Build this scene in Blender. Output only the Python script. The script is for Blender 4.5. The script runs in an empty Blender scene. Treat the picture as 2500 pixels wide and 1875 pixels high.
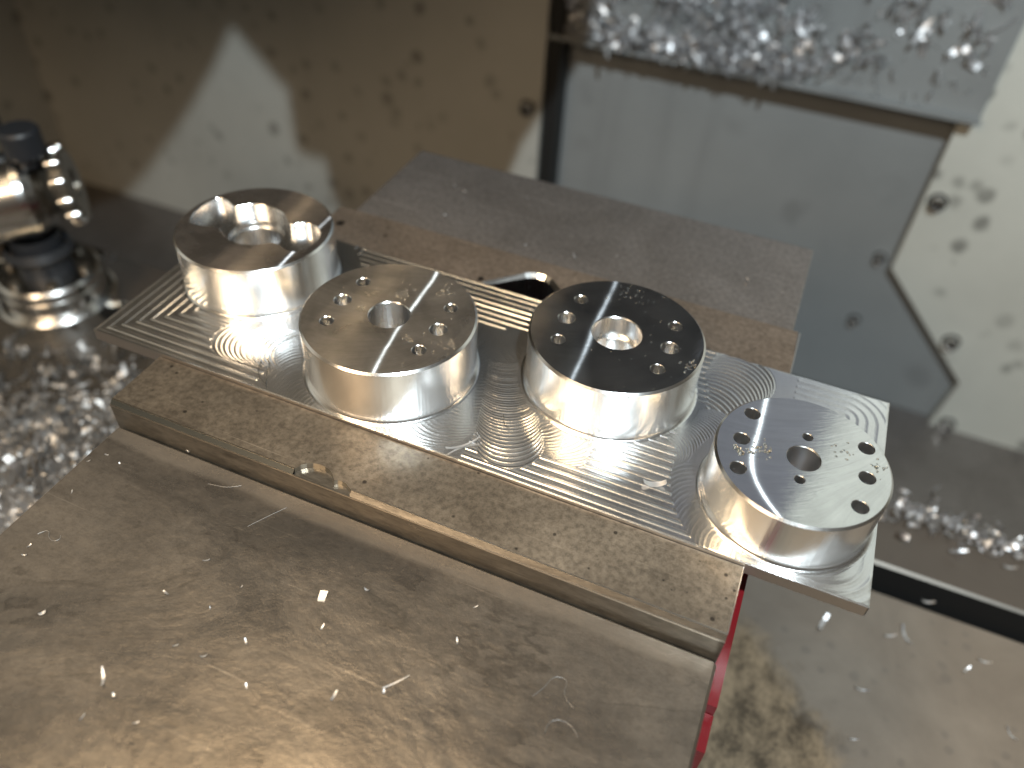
import bpy, bmesh, math, random
import numpy as np
from mathutils import Vector, Matrix
from mathutils.geometry import tessellate_polygon

random.seed(7)
RNG = np.random.default_rng(7)
SC = bpy.context.scene
COL = SC.collection
R = math.radians

# ------------------------------------------------------------------ camera
CAM = Vector((0.22323, -0.15291, 0.19636))
ROT = Matrix(((0.9205, 0.3876, 0.0488), (0.3004, -0.6223, -0.7228), (-0.2498, 0.6801, -0.6893)))   # rows: right, down, forward
cam = bpy.data.cameras.new('camera')
cam.sensor_width = 36.0
cam.lens = 36.0 * 1934.2 / 2500.0
cam.clip_start = 0.01
cam.clip_end = 20.0
camo = bpy.data.objects.new('camera', cam)
COL.objects.link(camo)
rx, dn, fw = ROT[0], ROT[1], ROT[2]
M = Matrix(((rx[0], -dn[0], -fw[0], CAM[0]), (rx[1], -dn[1], -fw[1], CAM[1]), (rx[2], -dn[2], -fw[2], CAM[2]), (0, 0, 0, 1)))
camo.matrix_world = M
SC.camera = camo
cam.dof.use_dof = True
cam.dof.focus_distance = (Vector((0.165, 0.005, 0.010)) - CAM).dot(Vector(fw))
cam.dof.aperture_fstop = 6.0

# ------------------------------------------------------------------ world and lamps
W_ = bpy.data.worlds.new('World')
SC.world = W_
W_.use_nodes = True
bg = W_.node_tree.nodes['Background']
bg.inputs['Color'].default_value = (1.0, 0.87, 0.71, 1)
bg.inputs['Strength'].default_value = 0.066
SC.view_settings.view_transform = 'Standard'
SC.view_settings.look = 'None'
SC.view_settings.exposure = 0.22
SC.view_settings.gamma = 1.0

KEY = Vector((0.45, -0.36, 0.75))


def lamp(name, kind, loc, energy, color, target=None, **kw):
    l = bpy.data.lights.new(name, kind)
    l.energy = energy
    l.color = color
    for k, v in kw.items():
        setattr(l, k, v)
    o = bpy.data.objects.new(name, l)
    COL.objects.link(o)
    o.location = loc
    if target is not None:
        o.rotation_euler = (Vector(target) - Vector(loc)).to_track_quat('-Z', 'Y').to_euler()
    return o


lamp('work_lamp', 'SPOT', KEY, 36.0, (0.84, 0.95, 1.0), target=(0.0, 0.45, 0.06), shadow_soft_size=0.009, spot_size=R(125), spot_blend=0.7)
lamp('warm_room_lamp', 'AREA', (-0.08, -0.62, 0.52), 3.2, (1.0, 0.74, 0.48), target=(0.12, 0.0, 0.0), shape='RECTANGLE', size=0.45, size_y=0.25)
lamp('carriage_glow_lamp', 'AREA', (-0.02, -0.045, 0.66), 4.2, (1.0, 0.74, 0.44), target=(0.12, -0.09, 0.0), shape='RECTANGLE', size=0.50, size_y=0.16)  # added warm light, placed for the glow on the carriage

# ------------------------------------------------------------------ helpers: materials


class NT:
    def __init__(self, name):
        self.m = bpy.data.materials.new(name)
        self.m.use_nodes = True
        self.t = self.m.node_tree
        self.b = self.t.nodes['Principled BSDF']
        self.out = self.t.nodes['Material Output']

    def n(self, typ, **kw):
        nd = self.t.nodes.new(typ)
        for k, v in kw.items():
            if hasattr(nd, k):
                setattr(nd, k, v)
            else:
                nd.inputs[k.replace('_', ' ')].default_value = v
        return nd

    def l(self, a, b):
        self.t.links.new(a, b)

    def coord(self, scale=(1, 1, 1), rot=(0, 0, 0)):
        tc = self.n('ShaderNodeTexCoord')
        mp = self.n('ShaderNodeMapping')
        mp.inputs['Scale'].default_value = scale
        mp.inputs['Rotation'].default_value = rot
        self.l(tc.outputs['Object'], mp.inputs['Vector'])
        return mp.outputs['Vector']

    def noise(self, vec, scale, detail=4, rough=0.55, dist=0.0):
        nd = self.n('ShaderNodeTexNoise')
        nd.inputs['Scale'].default_value = scale
        nd.inputs['Detail'].default_value = detail
        nd.inputs['Roughness'].default_value = rough
        nd.inputs['Distortion'].default_value = dist
        self.l(vec, nd.inputs['Vector'])
        return nd.outputs['Fac']

    def vor(self, vec, scale, rand=1.0):
        nd = self.n('ShaderNodeTexVoronoi')
        nd.inputs['Scale'].default_value = scale
        nd.inputs['Randomness'].default_value = rand
        self.l(vec, nd.inputs['Vector'])
        return nd.outputs['Distance']

    def ramp(self, fac, stops):
        nd = self.n('ShaderNodeValToRGB')
        e = nd.color_ramp.elements
        while len(e) < len(stops):
            e.new(0.5)
        for el, (p, c) in zip(e, stops):
            el.position = p
            el.color = (c, c, c, 1) if isinstance(c, (int, float)) else (*c, 1)
        self.l(fac, nd.inputs['Fac'])
        return nd.outputs['Color']

    def mix(self, fac, a, b, mode='MIX'):
        nd = self.n('ShaderNodeMix', data_type='RGBA', blend_type=mode)
        for sock, v in ((nd.inputs[0], fac), (nd.inputs[6], a), (nd.inputs[7], b)):
            if isinstance(v, (int, float)):
                sock.default_value = v
            elif isinstance(v, tuple):
                sock.default_value = (*v, 1)
            else:
                self.l(v, sock)
        return nd.outputs[2]

    def math(self, op, a, b=None, c=None):
        nd = self.n('ShaderNodeMath', operation=op)
        for i, v in enumerate((a, b, c)):
            if v is None:
                continue
            if isinstance(v, (int, float)):
                nd.inputs[i].default_value = v
            else:
                self.l(v, nd.inputs[i])
        return nd.outputs[0]

    def bump(self, height, strength, dist=0.001, normal=None):
        nd = self.n('ShaderNodeBump')
        nd.inputs['Strength'].default_value = strength
        nd.inputs['Distance'].default_value = dist
        self.l(height, nd.inputs['Height'])
        if normal is not None:
            self.l(normal, nd.inputs['Normal'])
        return nd.outputs['Normal']

    def set(self, **kw):
        for k, v in kw.items():
            s = self.b.inputs[k.replace('_', ' ')]
            if isinstance(v, (int, float)):
                s.default_value = v
            elif isinstance(v, tuple):
                s.default_value = (*v, 1) if len(v) == 3 and s.type == 'RGBA' else v
            else:
                self.l(v, s)
        return self


def mat_simple(name, color, rough, metal=0.0, **kw):
    t = NT(name)
    t.set(Base_Color=color, Roughness=rough, Metallic=metal, **kw)
    return t.m


def mat_paint(name, base, dirt, spot_amt=0.5, spot_scale=34.0, rough=0.5, streak=0.3):
    t = NT(name)
    v = t.coord()
    big = t.noise(v, 5.0, 5, 0.6)
    c = t.mix(t.ramp(big, [(0.35, 0.0), (0.7, 1.0)]), base, tuple(b * 0.82 for b in base))
    warp = t.noise(v, 26.0, 3, 0.6, 0.6)
    sp = t.math('ADD', t.vor(v, spot_scale), t.math('MULTIPLY', warp, 0.55))
    clump = t.ramp(t.noise(v, 11.0, 4), [(0.38, 0.0), (0.56, 1.0)])
    spots = t.math('MULTIPLY', t.ramp(sp, [(0.42, 1.0), (0.56, 0.0)]), clump)
    c = t.mix(t.math('MULTIPLY', spots, spot_amt), c, dirt)
    vs = t.coord((22, 22, 1.2))
    st = t.ramp(t.noise(vs, 1.0, 4, 0.6), [(0.55, 0.0), (0.78, 1.0)])
    c = t.mix(t.math('MULTIPLY', st, streak), c, dirt)
    t.set(Base_Color=c, Roughness=rough)
    t.set(Normal=t.bump(t.noise(v, 90.0, 3), 0.25, 0.001))
    return t.m


def mat_steel(name, lo, hi, rough=(0.3, 0.5), metal=0.75, pits=0.6, stretch=(1, 1, 1), bump=0.25, scale=1.0, spots=0.0, tide=0.0, grain=0.55, scratch=0.35, band=None):
    t = NT(name)
    v = t.coord(stretch)
    a = t.noise(v, 22.0 * scale, 8, 0.62, 1.2)
    big = t.noise(v, 7.5, 4, 0.55, 0.6)
    c = t.mix(t.ramp(t.math('ADD', t.math('MULTIPLY', a, 0.55), t.math('MULTIPLY', big, 0.45)), [(0.32, 0.0), (0.68, 1.0)]), lo, hi)
    f = t.noise(v, 520.0 * scale, 6, 0.8)
    c = t.mix(t.ramp(f, [(0.38, grain), (0.56, 0.0)]), c, tuple(x * 0.45 for x in lo))
    c = t.mix(t.ramp(f, [(0.58, 0.0), (0.72, grain * 0.6)]), c, tuple(min(1, x * 1.5) for x in hi))
    p = t.ramp(t.math('ADD', t.vor(v, 210.0 * scale), t.math('MULTIPLY', t.noise(v, 60.0, 3), 0.5)), [(0.30, 1.0), (0.37, 0.0)])
    c = t.mix(t.math('MULTIPLY', p, pits), c, (0.015, 0.013, 0.012))
    if spots:
        q = t.ramp(t.math('ADD', t.vor(v, 75.0), t.math('MULTIPLY', t.noise(v, 90.0, 3), 0.5)), [(0.36, 1.0), (0.43, 0.0)])
        c = t.mix(t.math('MULTIPLY', q, spots), c, (0.012, 0.010, 0.009))
    for k, (sx, rz) in enumerate((((18, 900, 900), 0.32), ((14, 700, 700), -0.5))):
        sv = t.coord(sx, (0, 0, rz))
        scr = t.ramp(t.noise(sv, 1.0, 2, 0.5), [(0.68, 0.0), (0.78, 1.0)])
        c = t.mix(t.math('MULTIPLY', scr, scratch if k == 0 else scratch * 0.5), c, tuple(min(1, x * 2.0) for x in hi))
    r = t.ramp(t.math('ADD', t.math('MULTIPLY', t.noise(v, 34.0 * scale, 6, 0.65, 0.8), 0.7), t.math('MULTIPLY', big, 0.3)), [(0.35, rough[0]), (0.65, rough[1])])
    h = t.math('ADD', t.math('MULTIPLY', f, 0.30), t.noise(v, 150.0 * scale, 5, 0.6))
    if tide:
        # tide lines left by dried coolant, and the film itself
        w = t.noise(t.coord((0.8, 1.5, 1), (0, 0, 0.5)), 13.0, 7, 0.58, 0.9)
        ln = t.ramp(w, [(0.440, 0.0), (0.452, 1.0), (0.456, 1.0), (0.475, 0.0)])
        ln2 = t.ramp(w, [(0.565, 0.0), (0.575, 1.0), (0.580, 1.0), (0.60, 0.0)])
        br = t.ramp(t.noise(v, 30.0, 3), [(0.48, 0.0), (0.6, 1.0)])
        c = t.mix(t.math('MULTIPLY', t.math('MULTIPLY', t.math('MAXIMUM', ln, ln2), br), tide), c, tuple(x * 0.40 for x in lo))
        film = t.ramp(w, [(0.45, 0.0), (0.58, 1.0)])
        c = t.mix(t.math('MULTIPLY', film, 0.30), c, tuple(x * 0.62 for x in lo))
        r = t.math('SUBTRACT', r, t.math('MULTIPLY', film, 0.07))
        h = t.math('ADD', h, t.math('MULTIPLY', w, 3.0))
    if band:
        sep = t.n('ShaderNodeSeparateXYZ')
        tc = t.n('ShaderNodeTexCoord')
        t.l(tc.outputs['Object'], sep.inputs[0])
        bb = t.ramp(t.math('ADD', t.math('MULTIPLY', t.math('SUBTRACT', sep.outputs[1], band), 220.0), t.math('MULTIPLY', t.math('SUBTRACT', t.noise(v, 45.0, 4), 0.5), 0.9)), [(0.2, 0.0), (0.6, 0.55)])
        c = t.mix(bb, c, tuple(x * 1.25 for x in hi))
    t.set(Base_Color=c, Roughness=r, Metallic=metal)
    t.set(Normal=t.bump(h, bump, 0.0006))
    return t.m


def mat_face(name, color, boss, xs, rc, rough=0.12, wide=0.42, part=0.5, lines=0.35, swirl=0.0, haze=0.15, bend=0.0):
    """Face-milled aluminium: grooves are arcs of a cutter of radius rc fed along y; the glint of the lamp lies at local x = xs."""
    bx, by, bh, _ = boss
    p = Vector((bx + xs, by, bh))
    hv = (KEY - p).normalized() + (CAM - p).normalized()
    dx = hv.x / math.hypot(hv.x, hv.y)
    x0 = xs - rc * dx
    t = NT(name)
    tc = t.n('ShaderNodeTexCoord')
    sep = t.n('ShaderNodeSeparateXYZ')
    t.l(tc.outputs['Object'], sep.inputs[0])
    xw = t.math('ADD', sep.outputs[0], t.math('MULTIPLY', t.math('SUBTRACT', t.noise(t.coord(), 38.0, 3, 0.5), 0.5), 0.0035))
    if bend:
        q_ = t.math('MAXIMUM', t.math('SUBTRACT', -0.006, sep.outputs[1]), 0.0)
        xw = t.math('SUBTRACT', xw, t.math('MULTIPLY', t.math('MULTIPLY', q_, q_), bend))
    u = t.math('DIVIDE', t.math('SUBTRACT', xw, x0), rc)
    u = t.math('MAXIMUM', t.math('MINIMUM', u, 0.98), -0.98)
    w = t.math('SQRT', t.math('SUBTRACT', 1.0, t.math('MULTIPLY', u, u)))
    com = t.n('ShaderNodeCombineXYZ')          # cutter radius, across the grooves
    t.l(u, com.inputs[0])
    t.l(t.math('MULTIPLY', w, -1.0), com.inputs[1])
    g = t.math('ADD', sep.outputs[1], t.math('MULTIPLY', w, rc))   # constant along one groove
    com2 = t.n('ShaderNodeCombineXYZ')
    t.l(t.math('MULTIPLY', g, 2600.0), com2.inputs[0])
    t.l(t.math('MULTIPLY', u, 3.0), com2.inputs[1])
    fine = t.noise(com2.outputs[0], 1.0, 3, 0.6)
    com3 = t.n('ShaderNodeCombineXYZ')
    t.l(t.math('MULTIPLY', g, 520.0), com3.inputs[0])
    t.l(t.math('MULTIPLY', u, 2.0), com3.inputs[1])
    band = t.noise(com3.outputs[0], 1.0, 4, 0.6)
    v = t.coord()
    cloud = t.noise(v, 55.0, 5, 0.6, 0.5)
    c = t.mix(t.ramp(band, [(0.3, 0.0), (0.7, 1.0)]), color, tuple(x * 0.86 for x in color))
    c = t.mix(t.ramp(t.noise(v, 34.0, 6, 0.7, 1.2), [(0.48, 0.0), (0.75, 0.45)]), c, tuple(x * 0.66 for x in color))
    r = t.math('ADD', t.math('MULTIPLY', t.math('SUBTRACT', band, 0.5), 0.16), t.math('ADD', rough - 0.04, t.math('MULTIPLY', cloud, 0.08)))
    h = t.math('ADD', t.math('MULTIPLY', fine, 0.7), t.math('MULTIPLY', band, 0.6))
    if swirl:
        h = t.math('ADD', h, t.math('MULTIPLY', t.noise(v, 260.0, 3), swirl))
    nrm = t.bump(h, lines, 0.00012)
    t.set(Base_Color=c, Roughness=r, Metallic=1.0, Normal=nrm)
    b2 = t.n('ShaderNodeBsdfAnisotropic')
    b2.inputs['Anisotropy'].default_value = -0.90
    b2.inputs['Roughness'].default_value = wide
    t.l(c, b2.inputs['Color'])
    t.l(com.outputs[0], b2.inputs['Tangent'])
    mx = t.n('ShaderNodeMixShader')
    patch = t.ramp(t.noise(v, 42.0, 4, 0.6), [(0.30, 0.25), (0.62, 1.0)])
    t.l(t.math('MULTIPLY', t.math('MULTIPLY', part * 2.0, fine), patch), mx.inputs[0])
    t.l(t.b.outputs[0], mx.inputs[1])
    t.l(b2.outputs[0], mx.inputs[2])
    b3 = t.n('ShaderNodeBsdfAnisotropic')
    b3.inputs['Roughness'].default_value = 0.50
    t.l(c, b3.inputs['Color'])
    t.l(nrm, b3.inputs['Normal'])
    mx2 = t.n('ShaderNodeMixShader')
    t.l(t.math('MULTIPLY', cloud, haze * 2.0), mx2.inputs[0])
    t.l(mx.outputs[0], mx2.inputs[1])
    t.l(b3.outputs[0], mx2.inputs[2])
    t.l(mx2.outputs[0], t.out.inputs['Surface'])
    return t.m


def mat_turned(name, color, rough=0.2, streak=0.35, axis_scale=(900, 900, 14)):
    t = NT(name)
    v = t.coord(axis_scale)
    h = t.noise(v, 1.0, 3, 0.6)
    v2 = t.coord()
    cl = t.noise(v2, 70.0, 4, 0.6)
    c = t.mix(cl, color, tuple(x * 0.88 for x in color))
    r = t.math('ADD', rough - 0.05, t.math('MULTIPLY', t.math('ADD', h, cl), 0.06))
    t.set(Base_Color=c, Roughness=r, Metallic=1.0)
    t.set(Normal=t.bump(h, streak, 0.00015))
    return t.m


ALU = (0.91, 0.91, 0.905)
M_side = mat_turned('milled_side', ALU, 0.22, 0.55)
M_bore = mat_turned('bored_hole', (0.82, 0.82, 0.82), 0.26, 0.45)
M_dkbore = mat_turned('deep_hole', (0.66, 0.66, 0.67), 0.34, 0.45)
M_cham = mat_turned('chamfer', (0.90, 0.89, 0.87), 0.20, 0.15)


def mat_floor():
    t = NT('milled_floor')
    v = t.coord()
    a = t.noise(v, 900.0, 4, 0.7)
    b = t.noise(v, 45.0, 5, 0.6, 0.6)
    c = t.mix(b, ALU, tuple(x * 0.80 for x in ALU))
    r = t.math('ADD', 0.13, t.math('MULTIPLY', b, 0.14))
    nrm = t.bump(a, 0.20, 0.00012)
    t.set(Base_Color=c, Roughness=r, Metallic=1.0, Normal=nrm)
    b2 = t.n('ShaderNodeBsdfPrincipled')
    b2.inputs['Metallic'].default_value = 1.0
    b2.inputs['Roughness'].default_value = 0.48
    t.l(c, b2.inputs['Base Color'])
    mx = t.n('ShaderNodeMixShader')
    t.l(t.math('MULTIPLY', b, 0.32), mx.inputs[0])
    t.l(t.b.outputs[0], mx.inputs[1])
    t.l(b2.outputs[0], mx.inputs[2])
    t.l(mx.outputs[0], t.out.inputs['Surface'])
    return t.m


M_floor = mat_floor()
M_saw = mat_turned('saw_cut_edge', (0.50, 0.46, 0.43), 0.42, 0.6, (60, 60, 1600))
M_jaw = mat_steel('ground_jaw_steel', (0.115, 0.096, 0.076), (0.29, 0.25, 0.20), (0.34, 0.55), 0.75, 0.8)
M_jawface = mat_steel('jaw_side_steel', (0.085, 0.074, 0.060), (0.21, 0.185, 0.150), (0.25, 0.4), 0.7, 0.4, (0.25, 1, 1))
M_rear = mat_steel('rear_jaw_steel', (0.20, 0.18, 0.165), (0.31, 0.285, 0.27), (0.38, 0.5), 0.7, 0.15)
M_rearp = mat_steel('rear_plate_steel', (0.17, 0.135, 0.105), (0.30, 0.245, 0.20), (0.40, 0.55), 0.65, 0.5, spots=0.95)
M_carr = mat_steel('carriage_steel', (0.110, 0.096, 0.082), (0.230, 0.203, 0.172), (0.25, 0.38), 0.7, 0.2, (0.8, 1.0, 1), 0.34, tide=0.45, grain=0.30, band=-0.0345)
M_edge = mat_simple('bright_worn_edge', (0.62, 0.58, 0.52), 0.28, 1.0)
M_red = mat_paint('red_vise_paint', (0.20, 0.008, 0.012), (0.03, 0.02, 0.018), 0.9, 120, 0.35, 0.7)
M_wall = mat_paint('enclosure_paint', (0.48, 0.475, 0.435), (0.14, 0.135, 0.12), 0.62, 40, 0.45, 0.12)
M_wallr = mat_paint('right_panel_paint', (0.61, 0.615, 0.56), (0.22, 0.22, 0.20), 0.95, 36, 0.4, 0.10)
M_grey = mat_paint('grey_cover_paint', (0.265, 0.278, 0.280), (0.11, 0.11, 0.11), 0.3, 18, 0.4, 0.35)
M_dark = mat_simple('dark_gap', (0.012, 0.012, 0.012), 0.6)
M_blk = mat_simple('black_plastic', (0.018, 0.020, 0.024), 0.45)
M_head = mat_simple('black_spindle_paint', (0.045, 0.047, 0.052), 0.45)
M_chrome = mat_simple('chromed_steel', (0.70, 0.69, 0.67), 0.22, 1.0)
M_chip = mat_simple('aluminium_chip', (0.68, 0.68, 0.69), 0.42, 0.85)
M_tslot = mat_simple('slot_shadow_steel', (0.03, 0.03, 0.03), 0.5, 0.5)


def mat_table():
    t = NT('table_iron')
    v = t.coord()
    n = t.noise(v, 14.0, 6, 0.65, 0.4)
    c = t.mix(t.ramp(n, [(0.35, 0.0), (0.7, 1.0)]), (0.155, 0.130, 0.105), (0.230, 0.198, 0.162))
    sp = t.ramp(t.math('ADD', t.vor(v, 95.0), t.math('MULTIPLY', t.noise(v, 70.0, 3), 0.6)), [(0.42, 1.0), (0.54, 0.0)])
    c = t.mix(t.math('MULTIPLY', sp, 0.35), c, (0.10, 0.09, 0.08))
    sep = t.n('ShaderNodeSeparateXYZ')
    tc = t.n('ShaderNodeTexCoord')
    t.l(tc.outputs['Object'], sep.inputs[0])
    # dried brown coolant, also painting in the shadow that lies beside the vise
    s = t.math('ADD', t.math('MULTIPLY', t.math('SUBTRACT', 0.272, sep.outputs[0]), 12.0), t.math('MULTIPLY', t.math('SUBTRACT', 0.089, sep.outputs[1]), 13.0))
    s = t.math('ADD', s, t.math('MULTIPLY', t.math('SUBTRACT', t.noise(v, 30.0, 6, 0.65, 0.8), 0.5), 1.0))
    s = t.ramp(s, [(-0.0, 0.0), (0.30, 1.0)])
    blot = t.ramp(t.noise(t.coord((1.0, 0.75, 1)), 85.0, 9, 0.78, 0.15), [(0.40, 0.0), (0.60, 1.0)])
    stain_shade = t.mix(blot, (0.05, 0.034, 0.018), (0.27, 0.20, 0.125))
    c = t.mix(t.math('MULTIPLY', s, 0.92), c, stain_shade)
    left_shade = t.math('ADD', t.math('MULTIPLY', t.math('SUBTRACT', 0.05, sep.outputs[0]), 12.0), t.math('SUBTRACT', t.noise(v, 18.0, 5), 0.5))  # table left of the vise darkened to paint in its shade
    c = t.mix(t.math('MULTIPLY', t.ramp(left_shade, [(0.2, 0.0), (0.8, 1.0)]), 0.9), c, (0.035, 0.032, 0.028))
    rail_shade = t.math('ADD', t.math('MULTIPLY', t.math('SUBTRACT', sep.outputs[1], 0.135), 60.0), t.math('SUBTRACT', t.noise(v, 40.0, 5), 0.5))  # back rail darkened to paint in a shadow across it
    c = t.mix(t.math('MULTIPLY', t.ramp(rail_shade, [(0.2, 0.0), (0.6, 1.0)]), 0.85), c, (0.075, 0.062, 0.052))
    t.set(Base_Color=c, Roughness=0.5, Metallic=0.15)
    t.set(Normal=t.bump(t.noise(v, 200.0, 4), 0.25, 0.0008))
    return t.m


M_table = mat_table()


def mat_drop():
    t = NT('coolant')
    t.set(Base_Color=(0.97, 0.96, 0.92), Roughness=0.02, IOR=1.36, Transmission_Weight=1.0)
    return t.m


M_drop = mat_drop()

# ------------------------------------------------------------------ helpers: objects


def link(name, verts, faces, mats, parent=None, smooth=False, fmat=None, loc=None, edges=()):
    me = bpy.data.meshes.new(name)
    me.from_pydata([tuple(v) for v in verts], list(edges), [tuple(f) for f in faces])
    for m in (mats if isinstance(mats, (list, tuple)) else [mats]):
        me.materials.append(m)
    if fmat is not None:
        me.polygons.foreach_set('material_index', list(fmat))
    if smooth:
        me.polygons.foreach_set('use_smooth', [True] * len(me.polygons))
    me.update()
    o = bpy.data.objects.new(name, me)
    COL.objects.link(o)
    if parent is not None:
        o.parent = parent
    if loc is not None:
        o.location = loc
    return o


def thing(name, label, cat, loc=(0, 0, 0), group=None):
    o = bpy.data.objects.new(name, None)
    o.empty_display_size = 0.01
    COL.objects.link(o)
    o.location = loc
    return tag(o, label, cat, group)


def tag(o, label, cat, group=None):
    o['label'] = label
    o['category'] = cat
    if group:
        o['group'] = group
    return o


def kind(o, k):
    o['kind'] = k
    return o


class MB:
    """Collects flat-shaded pieces; shared vertices only inside one piece."""

    def __init__(self):
        self.v, self.f, self.m = [], [], []

    def add(self, verts, faces, m=0):
        b = len(self.v)
        self.v += [tuple(x) for x in verts]
        self.f += [tuple(i + b for i in f) for f in faces]
        self.m += [m] * len(faces)
        return self

    def box(self, lo, hi, m=0):
        x0, y0, z0 = lo
        x1, y1, z1 = hi
        return self.add([(x0, y0, z0), (x1, y0, z0), (x1, y1, z0), (x0, y1, z0), (x0, y0, z1), (x1, y0, z1), (x1, y1, z1), (x0, y1, z1)],
                        [(0, 3, 2, 1), (4, 5, 6, 7), (0, 1, 5, 4), (1, 2, 6, 5), (2, 3, 7, 6), (3, 0, 4, 7)], m)

    def lathe(self, prof, seg=96, m=0, org=(0, 0, 0), axis='z'):
        """prof: [(r, z), ...]; every span is its own band so that corners stay sharp."""
        for (r0, z0), (r1, z1) in zip(prof[:-1], prof[1:]):
            vs, fs = [], []
            for i in range(seg):
                a = 2 * math.pi * i / seg
                for r, z in ((r0, z0), (r1, z1)):
                    p = (r * math.cos(a), r * math.sin(a), z)
                    if axis == 'x':
                        p = (p[2], p[0], p[1])
                    vs.append((p[0] + org[0], p[1] + org[1], p[2] + org[2]))
            for i in range(seg):
                j = (i + 1) % seg
                fs.append((2 * i, 2 * j, 2 * j + 1, 2 * i + 1))
            self.add(vs, fs, m)
        return self

    def build(self, name, mats, parent=None, smooth=False, loc=None):
        return link(name, self.v, self.f, mats, parent, smooth, self.m, loc)


def bevel_box(name, lo, hi, mats, parent=None, bevel=0.0006, seg=2, loc=None):
    bm = bmesh.new()
    bmesh.ops.create_cube(bm, size=1.0)
    for v in bm.verts:
        v.co = Vector((lo[i] + (v.co[i] + 0.5) * (hi[i] - lo[i]) for i in range(3)))
    bmesh.ops.bevel(bm, geom=list(bm.edges), offset=bevel, segments=seg, affect='EDGES', profile=0.6)
    me = bpy.data.meshes.new(name)
    bm.to_mesh(me)
    bm.free()
    me.materials.append(mats)
    o = bpy.data.objects.new(name, me)
    COL.objects.link(o)
    if parent:
        o.parent = parent
    if loc:
        o.location = loc
    return o


def circle(r, n, cx=0, cy=0, a0=0.0):
    return [(cx + r * math.cos(a0 + 2 * math.pi * i / n), cy + r * math.sin(a0 + 2 * math.pi * i / n)) for i in range(n)]


def poly_with_holes(outer, holes, z):
    loops = [[Vector((x, y, 0)) for x, y in outer]] + [[Vector((x, y, 0)) for x, y in h] for h in holes]
    flat = [p for lp in loops for p in lp]
    tris = tessellate_polygon(loops)
    faces = []
    for t in tris:
        a, b, c = (flat[i] for i in t)
        n = (b - a).cross(c - a).z
        if abs(n) < 1e-14:
            continue
        faces.append(tuple(t) if n > 0 else tuple(reversed(t)))
    return [(p.x, p.y, z) for p in flat], faces


# ------------------------------------------------------------------ the milled workpiece
L, W = 0.27962, 0.09132
THICK = 0.0045
BOSS = [(0.0338, 0.0580, 0.02149, 0.0304), (0.1084, 0.0320, 0.02271, 0.0306), (0.1828, 0.0591, 0.02163, 0.0307), (0.2510, 0.0297, 0.01985, 0.0264)]


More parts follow.
